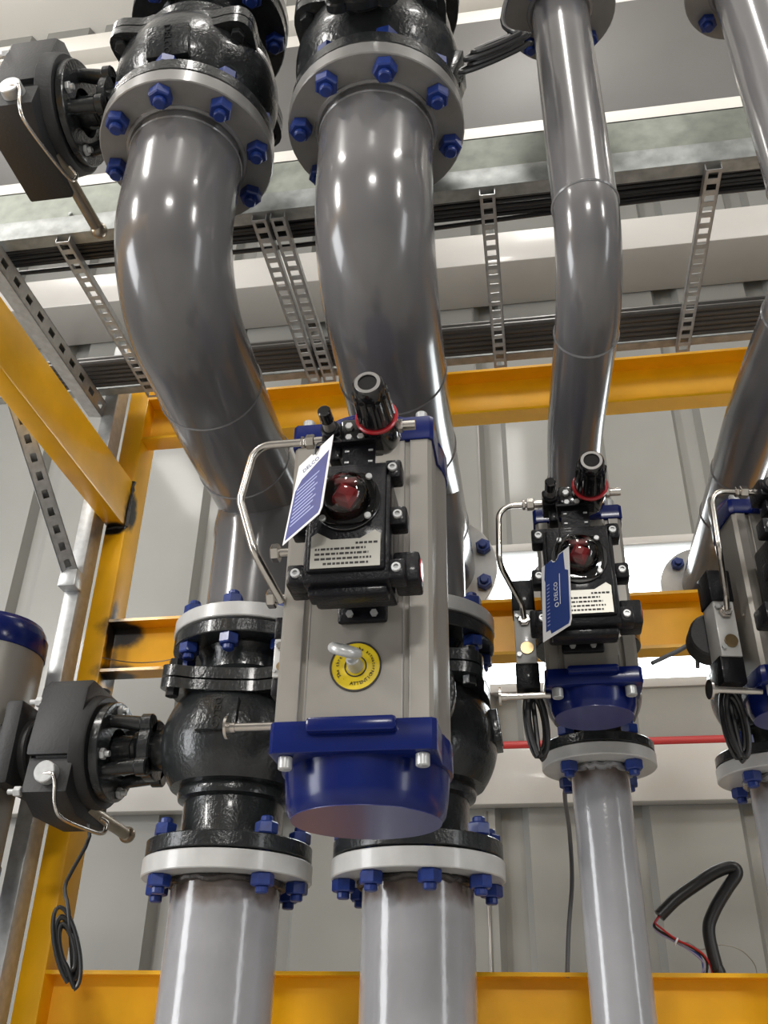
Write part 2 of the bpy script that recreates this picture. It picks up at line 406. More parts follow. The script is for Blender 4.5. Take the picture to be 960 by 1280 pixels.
tag(MB().tube(crom(P, 8), .006, 8).build('tray_cable', CABLE), 'single black cable lying apart from the near bundle in the tray', 'cable')

# bracket of slotted angle that carries the tray at its left end
A0, A1 = V((-1.215, 1.30, ZT - .05)), V((-1.215, 2.13, ZT - .05))
bk = thing('tray_bracket', (0, 0, 0), 'triangular galvanised bracket of slotted angle under the left end of the cable tray', 'bracket')
def slot_angle(name, p0, p1, fw, fd, nrm, n, mt=BRIGHT):
    """slotted face of width fw (normal nrm) with a plain lip of depth fd"""
    p0, p1, nz = V(p0), V(p1), V(nrm).normalized(); a = (p1 - p0); L = a.length; a.normalize(); x = a.cross(nz).normalized(); nz = x.cross(a)
    M = Matrix((x, a, nz)).transposed().to_4x4(); M.translation = p0
    b = MB(); t = .003; e = fw * .32; p = L / n
    b.bb((-fw / 2, 0, -t), (-fw / 2 + e, L, 0)); b.bb((fw / 2 - e, 0, -t), (fw / 2, L, 0))
    for k in range(n + 1):
        y0, y1 = max(0, k * p - p * .27), min(L, k * p + p * .27)
        b.bb((-fw / 2 + e, y0, -t), (fw / 2 - e, y1, 0))
    b.bb((fw / 2 - t, 0, -fd), (fw / 2, L, 0)); b.bb((-fw / 2, 0, -fd), (-fw / 2 + t, L, 0))
    b.bb((-fw / 2, 0, -fd - t), (fw / 2, L, -fd))
    o = b.build(name, mt, bk, flat=True); o.data.transform(M); return o
slot_angle('arm', A0, A1, .05, .04, (1, 0, -.15), 13)
slot_angle('brace', A0 + V((-.02, .06, -.03)), V((-1.20, 2.10, 2.74)), .042, .03, (.45, -1, -.2), 18)
MB().bb((-1.222, 2.128, 0), (-1.18, 2.196, 3.55), .003).build('post', BRIGHT, bk)
MB().box((-1.20, 2.115, 2.72), (.05, .05, .05), .004).build('foot_plate', BRIGHT, bk)
wp = [at(128, 822, Y=2.08), at(165, 828, Y=2.15), at(205, 826, Y=2.19), at(255, 815, Y=2.19), at(276, 828, Y=2.19), at(300, 848, Y=2.19)]
tag(MB().tube(crom(wp, 6), .0014, 5).build('tie_wire', STRING), 'thin loose tie wire strung across the yellow upright at the middle beam', 'wire')
# ================================================================== PIPES, FLANGES, BOLTS
def lower_paint(name, spots): return scorched(name, (.38, .38, .39), spots, (.075, .05, .036), 30)
LOWP = {}
bolt_src = {}
def bolt_mesh(key, lo, hi, r):
    """stud along z with a hex nut at each end; lo/hi: the outer faces of the clamped plates"""
    k = (key, round(lo, 4), round(hi, 4))
    if k in bolt_src: return bolt_src[k]
    b = MB(); h = r * 1.05
    b.hexa((0, 0, lo - h), (0, 0, lo), r, .3); b.cyl((0, 0, lo - h - r * .55), (0, 0, lo - h + .001), r * .55, seg=12, ch=r * .1)
    b.hexa((0, 0, hi), (0, 0, hi + h), r, .1); b.cyl((0, 0, hi + h - .001), (0, 0, hi + h + r * .5), r * .55, seg=12, ch=r * .1)
    b.cyl((0, 0, lo - .001), (0, 0, hi + .001), r * .5, seg=10)
    o = b.build('bolt', BLUE, None, angle=25, link=False); bolt_src[k] = o.data; return o.data
def bolts(parent, n, rc, a0, lo, hi, r, skip=(), key='z', axis='z'):
    me = bolt_mesh(key, lo, hi, r)
    for k in range(n):
        if k in skip: continue
        a = a0 + 2 * PI * k / n
        o = bpy.data.objects.new('bolt', me); col.objects.link(o); o.parent = parent
        if axis == 'z': o.location = (rc * math.sin(a), -rc * math.cos(a), 0); o.rotation_euler = (0, 0, random.uniform(0, 1))
        else: o.location = (rc * math.sin(a), 0, rc * math.cos(a)); o.rotation_euler = (PI / 2, 0, 0)
BIG = dict(r=.1095, R=.1715, ft=.033, rb=.0225, rc=.146, n=8, el=.315)
SML = dict(r=.057, R=.113, ft=.022, rb=.018, rc=.087, n=4, el=.155)
def run_pipe(x0, x1, d, zf, zh, zlo, ylo, yend, a_up, a_lo, label):
    """from the upper flange down, elbow, run towards the wall, tee down to the valve, flanged end"""
    Y0 = 1.185; root = thing('process_pipe', (x1, ylo, 0), label, 'pipe'); o = V((x1, ylo, 0)); r = d['r']
    path = fillet([(x0, Y0, zf + .01), (x0, Y0, zh), (x1, ylo - .3, zh), (x1, yend, zh)], [d['el'], 3.0], 20)
    b = MB().tube([V(p) - o for p in path], r, 40)
    b.lathe([(r * .985, zh - r * .3), (r * 1.01, zh - r * .6), (r * 1.04, zh - r * .85), (r * 1.035, zh - r * 1.05), (r, zh - r * 1.2), (r, zlo + .012), (r, zlo + .001)], (0, 0, 0), (0, 0, 1), 40)
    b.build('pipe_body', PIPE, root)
    sm = lambda R, q, p, ax, n: MB().torus(R, q, (0, 0, 0), ax, 40, n).build('weld_seam', SEAM, root, p)
    e = d['el']
    for (p, ax) in (((x0, Y0, zh + e), (0, 0, 1)), ((x0 + (x1 - x0) * e / (ylo - .3 - Y0), Y0 + e, zh), (x1 - x0, ylo - .3 - Y0, 0)), ((x1, ylo - r * 1.65, zh), (0, 1, 0)), ((x1, ylo + r * 1.65, zh), (0, 1, 0))):
        sm(r - .001, .0034, V(p) - o, ax, 6)
    sm(r + .004, .007, (x0 - x1, Y0 - ylo, zf + .002), (0, 0, 1), 8)
    sm(r + .003, .005, (0, 0, zlo + .003), (0, 0, 1), 8)
    ft = d['ft']; g = .005; lo2 = ft + g + ft * .9
    f = MB().ring(r - .004, d['R'], 0, ft).build('flange', RIM, root, (x0 - x1, Y0 - ylo, zf))
    bolts(f, d['n'], d['rc'], a_up, 0, lo2, d['rb'])
    f = MB().ring(r - .004, d['R'], -ft, 0).build('flange', WHITEFL, root, (0, 0, zlo))
    bolts(f, d['n'], d['rc'], a_lo, -ft - g - ft * .9, 0, d['rb'])
    f = MB().ring(0.01, d['R'], -ft * .5, ft * .5, ax=(0, 1, 0)).ring(.01, d['R'], ft * .55, ft * 1.5, ax=(0, 1, 0)).build('flange', WHITEFL, root, (0, yend - ylo, zh))
    bolts(f, d['n'], d['rc'], PI / 8 if d['n'] == 8 else PI / 4, -ft * 1.5, ft * .5, d['rb'], key='y', axis='y')
    return root
ZF_B, ZF_S = 3.172, 3.483
ZV1 = 2.436          # underside of the upper white flange over a big valve
X1, X2, X3, X4 = -.632, -.243, .125, .462
run_pipe(-.612, X1, BIG, ZF_B, 2.835, 2.472, 1.95, 2.40, 0, 0, 'grey S-bend pipe at far left of the row, seen with a yellow beam beside it')
run_pipe(-.228, X2, BIG, ZF_B, 2.835, 2.472, 1.95, 2.40, .27, .27, 'thick grey pipe dropping behind the big actuator with the paper tag')
run_pipe(.148, X3, SML, ZF_S, 2.755, 2.43, 1.93, 2.40, PI / 4, PI / 4, 'slim grey pipe bending down behind the smaller blue-tagged actuator')
run_pipe(.51, .482, SML, ZF_S, 2.755, 2.43, 1.93, 2.42, PI / 4, PI / 4, 'slim grey pipe slanting in from the right edge of the row')
def riser(x, y, d, ztop, a, skip, label, i):
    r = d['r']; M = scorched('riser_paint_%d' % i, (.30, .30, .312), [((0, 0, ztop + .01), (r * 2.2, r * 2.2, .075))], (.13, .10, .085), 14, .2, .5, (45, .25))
    root = thing('riser_pipe', (x, y, 0), label, 'pipe')
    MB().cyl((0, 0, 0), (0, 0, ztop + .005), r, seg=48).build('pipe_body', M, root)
    pts = [((r + .004) * math.cos(2 * PI * k / 72), (r + .004) * math.sin(2 * PI * k / 72), ztop - .006 + random.uniform(-.003, .003)) for k in range(72)]
    MB().tube(pts, .0075, 8, closed=True).build('weld_bead', WELDB if d is BIG else SEAM, root)
    f = MB().ring(r - .003, d['R'], 0, d['ft'] + .003).build('flange', WHITEFL, root, (0, 0, ztop))
    bolts(f, d['n'], d['rc'], a, 0, d['ft'] * 1.9 + .009, d['rb'], skip)
riser(X1, 1.95, BIG, 1.924, 0, (0,), 'wide silver-grey riser pipe under the valve with the black gearbox', 1)
riser(X2, 1.95, BIG, 1.922, .27, (), 'wide silver-grey riser pipe under the biggest actuator', 2)
riser(X3, 1.93, SML, 2.128, PI / 4, (), 'slim grey riser pipe beside the hanging grey cable', 3)
riser(X4, 1.93, SML, 2.10, PI / 4, (), 'slim grey riser pipe at the right edge below the coiled black cable', 4)

# ================================================================== BALL VALVES (stem along local -Y)
def lobed(n, r0, lob, stemlift):
    P = []
    for k in range(n):
        a = 2 * PI * k / n; c = math.cos(4 * a - PI)
        r = r0 + lob * max(0, c) ** 2 - .006 * max(0, -c)
        P.append((r * math.sin(a), -r * math.cos(a), stemlift * (math.cos(a) * .5 + .5 * math.cos(2 * a))))
    return P
def valve(name, loc, rz, s, zb, zt, d, label, plate=True, stem=1.0, jz=0, bz=.02):
    root = thing(name, loc, label, 'valve', None, rz); ft = d['ft'] * .9; R = d['R'] * .985; k = s
    pr = [(d['r'] * .8, zb), (R - .002, zb), (R, zb + .002), (R, zb + ft - .002), (R - .002, zb + ft), (.112 * k, zb + ft + .004), (.105 * k, zb + ft + .018 * k), (.105 * k, -.125 * k)]
    pr += [(.118 * k, -.120 * k), (.121 * k, -.108 * k), (.117 * k, -.098 * k)]
    pr += [(.168 * k * math.cos(t), .168 * k * math.sin(t) * .98) for t in [-.62 + .1 * i for i in range(14)]]
    pr += [(.135 * k, .128 * k), (.115 * k, .14 * k), (.103 * k, .155 * k), (.103 * k, zt - ft - .016 * k), (.112 * k, zt - ft), (R - .002, zt - ft), (R, zt - ft + .002), (R, zt - .002), (R - .002, zt), (d['r'] * .8, zt)]
    MB().lathe(pr, seg=56).build('body', VALVE, root)
    for (z0, z1) in ((.086 + jz, .108 + jz), (.112 + jz, .136 + jz)):
        P = lobed(96, .162 * k, .036 * k, .022 * k); b = MB()
        inn = [V((p[0], p[1], 0)).normalized() * .1 * k for p in P]
        rows = []
        for (f, z, src) in ((1, z0 * k, 'i'), (1, z0 * k, 'o'), (1, z1 * k, 'o'), (1, z1 * k, 'i')):
            rows.append([(V((p[0], p[1], p[2] + z)) if src == 'o' else V((q.x, q.y, p[2] + z))) for p, q in zip(P, inn)])
        rows.append(rows[0]); rows = [r + [r[0]] for r in rows]
        b.quadgrid(rows); bmesh.ops.remove_doubles(b.bm, verts=b.bm.verts, dist=1e-6); b.build('joint_flange', VALVE, root, angle=50)
    for q in range(4):
        a = PI / 4 + q * PI / 2; p = V((.172 * k * math.sin(a), -.172 * k * math.cos(a), 0)); lift = .022 * k * (math.cos(a) * .5 + .5 * math.cos(2 * a))
        MB().hexa((0, 0, (.07 + jz) * k), (0, 0, (.153 + jz) * k), .015 * k).build('joint_bolt', VALVE, root, (p.x, p.y, lift))
    if plate:
        th = math.asin(bz / .168); nb = V((math.cos(th), 0, math.sin(th))); ub = V((-math.sin(th), 0, math.cos(th)))
        MB().box(nb * .165 * k, (.02 * k, .085 * k, .07 * k), .002, Matrix.Rotation(-th, 3, 'Y')).build('badge', VALVE, root)
        text('lettering', 'DELCO', .021 * k, VALVE, root, face(nb * .1752 * k, -ub, (0, 1, 0)), .0016)
    L = stem; y = lambda t: -(.15 + (t - .15) * L) * k
    MB().cyl((0, -.13 * k, 0), (0, y(.2), 0), .044 * k, seg=28).build('stem_neck', VALVE, root)
    ring = MB().cyl((0, y(.192), 0), (0, y(.226), 0), .066 * k, seg=36, ch=.003)
    for q in range(4):
        a = PI / 4 + q * PI / 2; ring.cyl((.066 * k * math.cos(a), y(.192), .066 * k * math.sin(a)), (.066 * k * math.cos(a), y(.226), .066 * k * math.sin(a)), .021 * k, seg=18, ch=.003)
    ring.build('stem_flange', VALVE, root)
    yk = MB()
    for q in range(4):
        a = PI / 4 + q * PI / 2; yk.cyl((.064 * k * math.cos(a), y(.22), .064 * k * math.sin(a)), (.076 * k * math.cos(a), y(.315), .076 * k * math.sin(a)), .017 * k, .014 * k, seg=14)
    yk.ring(.05 * k, .108 * k, -y(.31), -y(.337), (0, 0, 0), (0, -1, 0), 44).build('yoke', VALVE, root)
    MB().cyl((0, y(.22), 0), (0, y(.33), 0), .031 * k, .036 * k, seg=20).hexa((0, y(.24), 0), (0, y(.262), 0), .042 * k).build('stem_coupling', VALVE, root)
    for q in range(4):
        a = PI / 4 + q * PI / 2 + .45; p = V((.088 * k * math.cos(a), 0, .088 * k * math.sin(a)))
        MB().hexa((0, y(.31), 0), (0, y(.297), 0), .0125 * k).cyl((0, y(.3), 0), (0, y(.285), 0), .0065 * k, seg=10).build('yoke_bolt', BRIGHT, root, p)
    return root
valve('ball_valve', (X1, 1.95, 2.20), -PI / 2, 1, -.236, .234, BIG, 'dark grey ball valve joined to the lower black gearbox', stem=.8)
valve('ball_valve', (X2, 1.95, 2.20), 0, 1, -.238, .234, BIG, 'dark grey ball valve mostly hidden behind the biggest actuator', stem=.9)
valve('ball_valve', (X3, 1.93, 2.285), 0, .6, -.13, .118, SML, 'small dark ball valve behind the smaller actuator with the blue tag', False, .4)
valve('ball_valve', (X4, 1.93, 2.265), 0, .6, -.138, .138, SML, 'small dark ball valve behind the actuator cut by the right edge', False, .4)
UPZ = ZF_B + BIG['ft'] + .005 + .145
u1 = valve('ball_valve', (-.612, 1.185, UPZ), -PI / 2, 1, -.145, .245, BIG, 'dark grey ball valve joined to the upper black gearbox', stem=.62, jz=-.066, bz=-.05)
u2 = valve('ball_valve', (-.228, 1.185, UPZ), 0, 1, -.145, .245, BIG, 'dark grey ball valve high above the thick middle pipe', stem=.62, jz=-.066, bz=-.05)
def upper_pipe(x, d, z, a, label):
    root = thing('overhead_pipe', (x, 1.185, z), label, 'pipe'); ft = d['ft']
    MB().cyl((0, 0, 0), (0, 0, 7.85 - z), d['r'], seg=40).build('pipe_body', PIPE, root)
    f = MB().ring(d['r'] - .003, d['R'], 0, ft).build('flange', RIM, root); bolts(f, d['n'], d['rc'], a, -ft * .9 - .004, ft, d['rb'])
upper_pipe(-.612, BIG, UPZ + .25, .2, 'grey pipe rising from the flange above the upper left valve')
upper_pipe(-.228, BIG, UPZ + .25, .5, 'grey pipe rising from the flange above the upper middle valve')
for x, lb in ((.148, 'dark grey valve body above the slim pipe with the cable coil'), (.51, 'dark grey valve body above the slim pipe at the right edge')):
    z = ZF_S + SML['ft'] + .004 + .132
    valve('ball_valve', (x, 1.185, z), 0, .6, -.132, .132, SML, lb, False, .6)
    upper_pipe(x, SML, z + .136, PI / 4, 'slim grey overhead pipe above ' + ('the cable coil' if x < .3 else 'the right edge valve'))

# ================================================================== GEARBOXES with pull pin and wire handle
def gearbox(loc, label):
    """hub axis along x; local origin on the hub axis at the valve side, box to -x"""
    root = thing('gearbox', loc, label, 'gearbox')
    MB().cyl((0, 0, 0), (-.035, 0, 0), .122, .126, seg=44, ch=.004).cyl((-.035, 0, 0), (-.115, 0, 0), .112, seg=44, ch=.005).build('hub', BLACKM, root)
    poly = [(-.09, .125), (.075, .128), (.095, .11), (.104, -.04), (.113, -.055), (.118, -.115), (.05, -.15), (-.09, -.15)]   # (towards camera, z)
    MB().prism([(a, b) for a, b in poly], (-.122, 0, 0), (0, -1, 0), (0, 0, 1), (.10, 0, 0), .005).build('housing', BLACKM, root)
    c = [(-.05, .137), (.08, .139), (.105, .115), (.120, -.02), (.118, -.036), (-.05, -.036)]
    MB().prism(c, (-.128, 0, 0), (0, -1, 0), (0, 0, 1), (.108, 0, 0), .006).build('cover', BLACKM, root)
    for y, z in ((-.10, .085), (-.112, -.112)):
        MB().hexa((-.122, y, z), (-.138, y, z), .011).cyl((-.137, y, z), (-.152, y, z), .006, seg=10).build('bolt', BRIGHT, root)
    pin = MB().cyl((-.068, -.11, -.078), (-.068, -.138, -.078), .023, seg=32, ch=.002).build('pull_pin', BRIGHT, root)
    W = [(-.068, -.134, -.082), (-.05, -.137, -.083), (-.042, -.134, -.098), (-.034, -.128, -.145), (-.026, -.10, -.166), (-.006, .0, -.170), (.004, .035, -.166), (.006, .04, -.145), (-.002, .02, -.138)]
    MB().tube(crom(W, 6), .0042, 10).build('wire_handle', STEEL, root)
    MB().cyl((-.03, .0, -.12), (-.015, .2, -.135), .0135, seg=18).sphere((-.015, .2, -.135), .019, 18, 12).build('lever_rod', DULLB, root)
    MB().cyl((-.06, .05, .11), (-.06, .05, .165), .016, seg=18, ch=.004).build('breather_cap', BLACKM, root)
    return root
gearbox((X1 - .15 - .187 * .8 - .002, 1.95, 2.20), 'lower black gearbox with silver pull pin, left of the grey valve')
gearbox((-.612 - .15 - .187 * .62 - .002, 1.185, UPZ), 'upper black gearbox with wire handle at the top left corner')
# ================================================================== ACTUATORS (front = local -Y, origin at body centre)
def outline(W, F, r, g=.004, gx=.66, inset=0, n=22):
    """plan of the extruded body: box front with two grooves, round back"""
    w, rr = W / 2 - inset, r - inset; f = -F + inset; P = [(-w, f + .006), (-w + .006, f)]
    if g:
        for sx in (-1, 1):
            x = sx * w * gx; P += [(x - .006, f), (x - .003, f + g), (x + .003, f + g), (x + .006, f)]
    P += [(w - .006, f), (w, f + .006)]
    a0 = -math.acos(min(1, w / rr)) if w < rr else 0
    P += [(w, -rr * .55 if w >= rr else rr * math.sin(a0) - .004)]
    for k in range(n + 1):
        a = a0 + (PI - 2 * a0) * k / n; P.append((rr * math.cos(a), rr * math.sin(a)))
    P += [(-w, -rr * .55 if w >= rr else rr * math.sin(a0) - .004)]
    return P
def actuator(loc, W, F, r, zb, zt, label, rz=0, rod=.012, cup=.065, plate=.045, back=.14):
    root = thing('pneumatic_actuator', loc, label, 'actuator', None, rz); Z = V((0, 0, 1))
    b0, b1 = zb + cup + plate, zt - plate - .03
    MB().prism(outline(W, F, r), (0, 0, b0), (1, 0, 0), (0, 1, 0), Z * (b1 - b0)).build('body', ALU, root, angle=30)
    tr = MB()
    for sx in (-1, 1):
        x = sx * W / 2 * .66
        tr.bb((x - .006, -F - .0005, b0), (x - .0048, -F + .001, b1)).bb((x + .0048, -F - .0005, b0), (x + .006, -F + .001, b1))
    tr.build('groove_edge', GROOVE, root)
    for low in (True, False):
        z0, dz = (b0, -plate) if low else (b1, plate); s = -1 if low else 1
        c = MB().prism(outline(W + .008, F + .003, r + .003, 0), (0, 0, z0), (1, 0, 0), (0, 1, 0), Z * dz, .002)
        c.box((0, -F - .008, z0 + dz * .22), (W * .56, .02, plate * .5), .006)
        h = (cup if low else .03)
        c.lathe([(0, z0 + dz), (r * .985, z0 + dz), (r * .96, z0 + dz + s * h * .55), (r * .93, z0 + dz + s * (h - .008)), (r * .88, z0 + dz + s * h)], seg=56)
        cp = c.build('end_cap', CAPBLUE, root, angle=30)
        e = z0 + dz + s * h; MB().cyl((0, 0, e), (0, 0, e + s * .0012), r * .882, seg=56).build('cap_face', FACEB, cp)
        for sx in (-1, 1):
            q = V((sx * (W / 2 - .017), -F + .016, z0 + dz))
            MB().cyl((0, 0, 0), (0, 0, s * .018), .0098, seg=20, ch=.0015).cyl((0, 0, s * .0175), (0, 0, s * .0185), .005, seg=6).build('cap_screw', BRIGHT, cp, q)
    # travel-stop screws at the side
    mid = (b0 + b1) / 2
    x = -W / 2
    for z in ((mid - .012, mid + .07) if rod > 0 else ()):
        MB().cyl((x + .004, -F * .55, z), (x - .035, -F * .55, z), .0075, seg=16).hexa((x - .042, -F * .55, z), (x - .028, -F * .55, z), .0155).build('stop_screw', STEEL, root)
    MB().cyl((x + .005, -F * .6, b0 + rod), (x - .075, -F * .6, b0 + rod), .006, seg=14).cyl((x - .072, -F * .6, b0 + rod), (x - .085, -F * .6, b0 + rod), .0075, seg=14).cyl((x - .082, -F * .6, b0 + rod), (x - .086, -F * .6, b0 + rod), .017, seg=20).build('stop_rod', STEEL, root)
    # housing between the body and the valve stem
    MB().cyl((0, r * .8, 0), (0, r + back, 0), r * .62, seg=36, ch=.004).box((0, r + back * .35, 0), (W * .8, back * .7, r * 1.5), .01).build('rear_housing', BLACKM, root)
    return root
ACT2 = V((X2 - .004, 1.38, 2.235))
a2 = actuator(ACT2, .226, .13, .124, -.325, .325, 'biggest actuator, silver body with blue caps and round yellow sticker', back=.11)
A3 = V((.109, 1.68, 2.36))
a3 = actuator(A3, .160, .08, .079, -.207, .215, 'smaller silver and blue actuator carrying the blue hang tag', cup=.034, plate=.03, back=.06, rod=-.036)
A4 = A3 + V((.342, 0, -.012)); TH4 = math.radians(12); R4 = Matrix.Rotation(TH4, 3, 'Z')
def to4(p): return A4 + R4 @ (V(p) - A3)
a4 = actuator(A4, .160, .08, .079, -.207, .215, 'silver and blue actuator cut off by the right edge', rz=TH4, cup=.034, plate=.03, back=.06, rod=-.036)
al = actuator((-1.275, 1.95, 2.205), .226, .13, .124, -.345, .31, 'silver and blue actuator at the left edge beside the lower gearbox', rz=-PI / 2, back=.06)
# round warning sticker and lifting eye on the biggest actuator
sc = V((.002, -.1305, -.137))
stk = MB().cyl(sc, sc + V((0, -.0008, 0)), .0375, seg=64).build('sticker', STICK, a2)
MB().ring(.0352, .0378, .0004, .0014, sc, (0, -1, 0), 64, .0001).ring(.0145, .0163, .0004, .0014, sc, (0, -1, 0), 48, .0001).build('printed_ring', INK, stk)
to = sc + V((0, -.0011, 0))
arctext('lettering', 'ATTENTION', .0072, .0262, -1.08, .172, INK, stk, to, (1, 0, 0), (0, 0, 1))
arctext('lettering', '. The thread to the actuator .', .0072, .0268, 1.75, -.155, INK, stk, to, (1, 0, 0), (0, 0, 1))
ey = MB().cyl(sc, sc + V((0, -.03, 0)), .0115, .009, seg=24, ch=.002)
ey.torus(.0175, .0075, sc + V((-.008, -.040, .008)), (.35, -.45, 1), 36, 12).build('lifting_eye', BRIGHT, a2)

# ================================================================== LIMIT SWITCH BOXES (origin: centre of the lid's front face)
def switch_box(loc, label, back):
    root = thing('limit_switch_box', loc, label, 'switch box'); w, h = .060, .094
    hs = MB().box((0, .062, -.008), (.118, .075, .165), .006)
    hs.box((0, .095, -.02), (.10, .03, .12), .004).build('housing', BLACK, root)
    ld = MB().box((0, .017, 0), (2 * w, .030, 2 * h), .004)
    lugs = [(-.066, .079), (.062, .082), (-.070, .0), (.070, .004), (-.069, -.079), (.069, -.078)]
    for x, z in lugs: ld.box((x, .018, z), (.024, .032, .030), .004)
    ld.box((0, .002, .002), (.108, .014, .165), .004)
    ld.box((0, .03, -.098), (.11, .03, .02), .004).build('lid', BLACK, root)
    for x, z in lugs:
        MB().ring(.0036, .0066, -.001, .005, (x, .002, z), (0, -1, 0), 20, .001).cyl((x, .004, z), (x, .0, z), .0042, seg=6).build('screw', BRIGHT, root)
    nm = MB().prism([(-.048, -.077), (.048, -.077), (.048, -.028), (.040, -.022), (.020, -.034), (-.02, -.034), (-.04, -.022), (-.048, -.028)], (0, -.0055, 0), (1, 0, 0), (0, 0, 1), (0, -.001, 0)).build('name_plate', PLATE, root)
    rnd = random.Random(3)
    for k in range(5):
        z = -.041 - .0075 * k; wd = (.030, .07, .074, .078, .062)[k]; b = MB(); x = .044 - wd if k == 0 else -.042 + (.0 if k < 4 else .012)
        e = x + wd
        while x < e:
            l = rnd.uniform(.0022, .0075); b.bb((x, -.0068, z - .0016), (min(e, x + l), -.0064, z + .0016)); x += l + .0016
        b.build('print_line', INK, nm)
    fl = []
    for k in range(48):
        a = 2 * PI * k / 48; q = 4.0; c, s = math.cos(a), math.sin(a); rr = .041 / (abs(c) ** q + abs(s) ** q) ** (1 / q); rr = min(rr, .0455); fl.append((rr * c, rr * s))
    zc = .026
    MB().cyl((0, -.002, zc), (0, -.010, zc), .0478, seg=48, ch=.001).build('dome_gasket', BLACKG, root)
    dm = MB().prism(fl, (0, -.010, zc), (1, 0, 0), (0, 0, 1), (0, -.006, 0), .001)
    dm.lathe([(.0325, 0), (.0325, .012)] + [(.0325 * math.cos(t), .012 + .024 * math.sin(t)) for t in [PI / 2 * k / 8 for k in range(1, 9)]], (0, -.0155, zc), (0, -1, 0), 40)
    dm = dm.build('dome', DOME, root)
    MB().lathe([(0, .026), (.009, .026), (.0175, .018), (.021, .0), (.021, -.004)], (0, -.011, zc), (0, -1, 0), 4, a0=.3).build('indicator', REDI, root, flat=True)
    MB().bb((-.016, -.026, zc + .018), (.016, -.012, zc + .0275), .002).build('indicator_strip', REDI, root)
    MB().cyl((0, -.0102, zc), (0, -.0112, zc), .029, seg=32).build('indicator_disc', BLACKG, root)
    for sx in (-1, 1):
        for sz in (-1, 1):
            MB().cyl((sx * .0315, -.015, zc + sz * .0315), (sx * .0315, -.020, zc + sz * .0315), .0048, seg=16, ch=.001).build('dome_screw', BRIGHT, root)
    MB().box((.079, .050, -.064), (.036, .052, .045), .004).build('gland_block', BLACK, root)
    MB().cyl((.096, .045, -.062), (.0985, .045, -.062), .016, seg=6).build('gland_plug', RED, root)
    MB().box((-.078, .055, -.066), (.024, .05, .034), .004).build('side_port', BLACK, root)
    ft = MB().box((0, back - .006, -.079), (.074, .012, .034), .005).box((0, back - .03, -.058), (.056, .06, .03), .003)
    ft.box((0, back - .02, -.01), (.07, .04, .10), .003).build('mounting_bracket', BLACK, root)
    for sx in (-1, 1): MB().cyl((sx * .018, back - .011, -.084), (sx * .018, back - .017, -.084), .0056, seg=6).build('bracket_screw', BRIGHT, root)
    return root
B2 = V((-.236, 1.108, 2.258)); B3 = V((.096, 1.472, 2.338))
s2 = switch_box(B2, 'black switch box with red domed indicator on the biggest actuator', ACT2.y - .13 - B2.y)
s3 = switch_box(B3, 'black switch box with red domed indicator on the smaller actuator, behind the blue tag', A3.y - .08 - B3.y)
s4 = switch_box(to4(B3), 'black switch box cut off by the right edge', A3.y - .08 - B3.y); s4.rotation_euler.z = TH4

# ================================================================== AIR FILTER REGULATORS above the boxes
def regulator(loc, label):
    """origin: top middle of the switch box lid; knobs point to -Y"""
    root = thing('filter_regulator', loc, label, 'air regulator')
    br = MB(); 
    br.box((.004, .045, .028), (.050, .004, .075)); br.box((.004, .045, .062), (.07, .03, .004)); 
    br.box((.004, .07, -.004), (.05, .06, .005)).build('bracket', BLACK, root)
    for x in (-.014, .022):
        for z in (.015, .03, .05): MB().box((x, .0425, z), (.007, .002, .0035), .0008).build('bracket_slot', BRIGHT, root)
    MB().box((.006, .06, .085), (.06, .05, .04), .004).build('manifold', BLACKG, root)
    for x in (-.010, .008):
        MB().hexa((x, .036, .088), (x, .028, .088), .0062).build('manifold_screw', BRIGHT, root)
        MB().hexa((x, .036, .068), (x, .029, .068), .0056).build('manifold_screw', BRIGHT, root)
    kx, kz = .034, .092; q = 1.2
    kn = MB().lathe([(0, .078), (.0145, .078), (.016, .080), (.0195, .080), (.022, .077), (.0235, .06), (.0262, .03), (.028, .0), (0, .0)], (kx, .015, kz), (0, -1, 0), 36)
    for k in range(12):
        a = 2 * PI * k / 12; kn.cyl((kx + .0245 * math.cos(a), .012, kz + .0245 * math.sin(a)), (kx + .0228 * math.cos(a), -.042, kz + .0228 * math.sin(a)), .0046, seg=8)
    kn.build('knob', BLACKG, root)
    MB().ring(.0140, .0190, .0, .0014, (kx, -.0642, kz), (0, -1, 0), 36, .0003).build('knob_ring', GROOVE, root)
    MB().ring(.010, .0325, .0, .007, (kx, .021, kz), (0, -1, 0), 40).ring(.01, .0300, -.003, .001, (kx, .021, kz), (0, -1, 0), 40).build('red_collar', RED, root)
    MB().lathe([(0, .0), (.0285, .0), (.0305, .01), (.029, .05), (.022, .066), (.008, .071), (0, .071)], (kx, .021, kz), (0, 1, 0), 36).build('filter_bowl', BLACKG, root)
    MB().cyl((kx + .02, .045, kz), (kx + .042, .045, kz), .0065, seg=16).hexa((kx + .028, .045, kz), (kx + .036, .045, kz), .0105).cyl((kx + .036, .045, kz), (kx + .055, .045, kz), .0078, seg=16).build('outlet_fitting', STEEL, root)
    sx, sz = -.038, .082
    MB().box((sx, .058, sz), (.030, .05, .034), .004).cyl((sx, .04, sz), (sx, .022, sz), .0145, seg=24, ch=.002).box((sx + .004, .06, sz - .028), (.018, .03, .03), .003).build('speed_controller', BLACK, root)
    MB().cyl((sx, .025, sz), (sx, .0, sz), .0095, .0085, seg=20).build('controller_stem', GROOVE, root)
    MB().cyl((sx, .004, sz), (sx, -.022, sz), .0105, .0098, seg=24, ch=.002).build('controller_knob', BLACKG, root)
    MB().cyl((sx - .012, .055, sz), (sx - .032, .055, sz), .0072, seg=16).hexa((sx - .03, .055, sz), (sx - .044, .055, sz), .0115).hexa((sx - .046, .055, sz), (sx - .052, .055, sz), .0095).build('inlet_fitting', STEEL, root)
    return root
TOP = V((0, 0, .094))
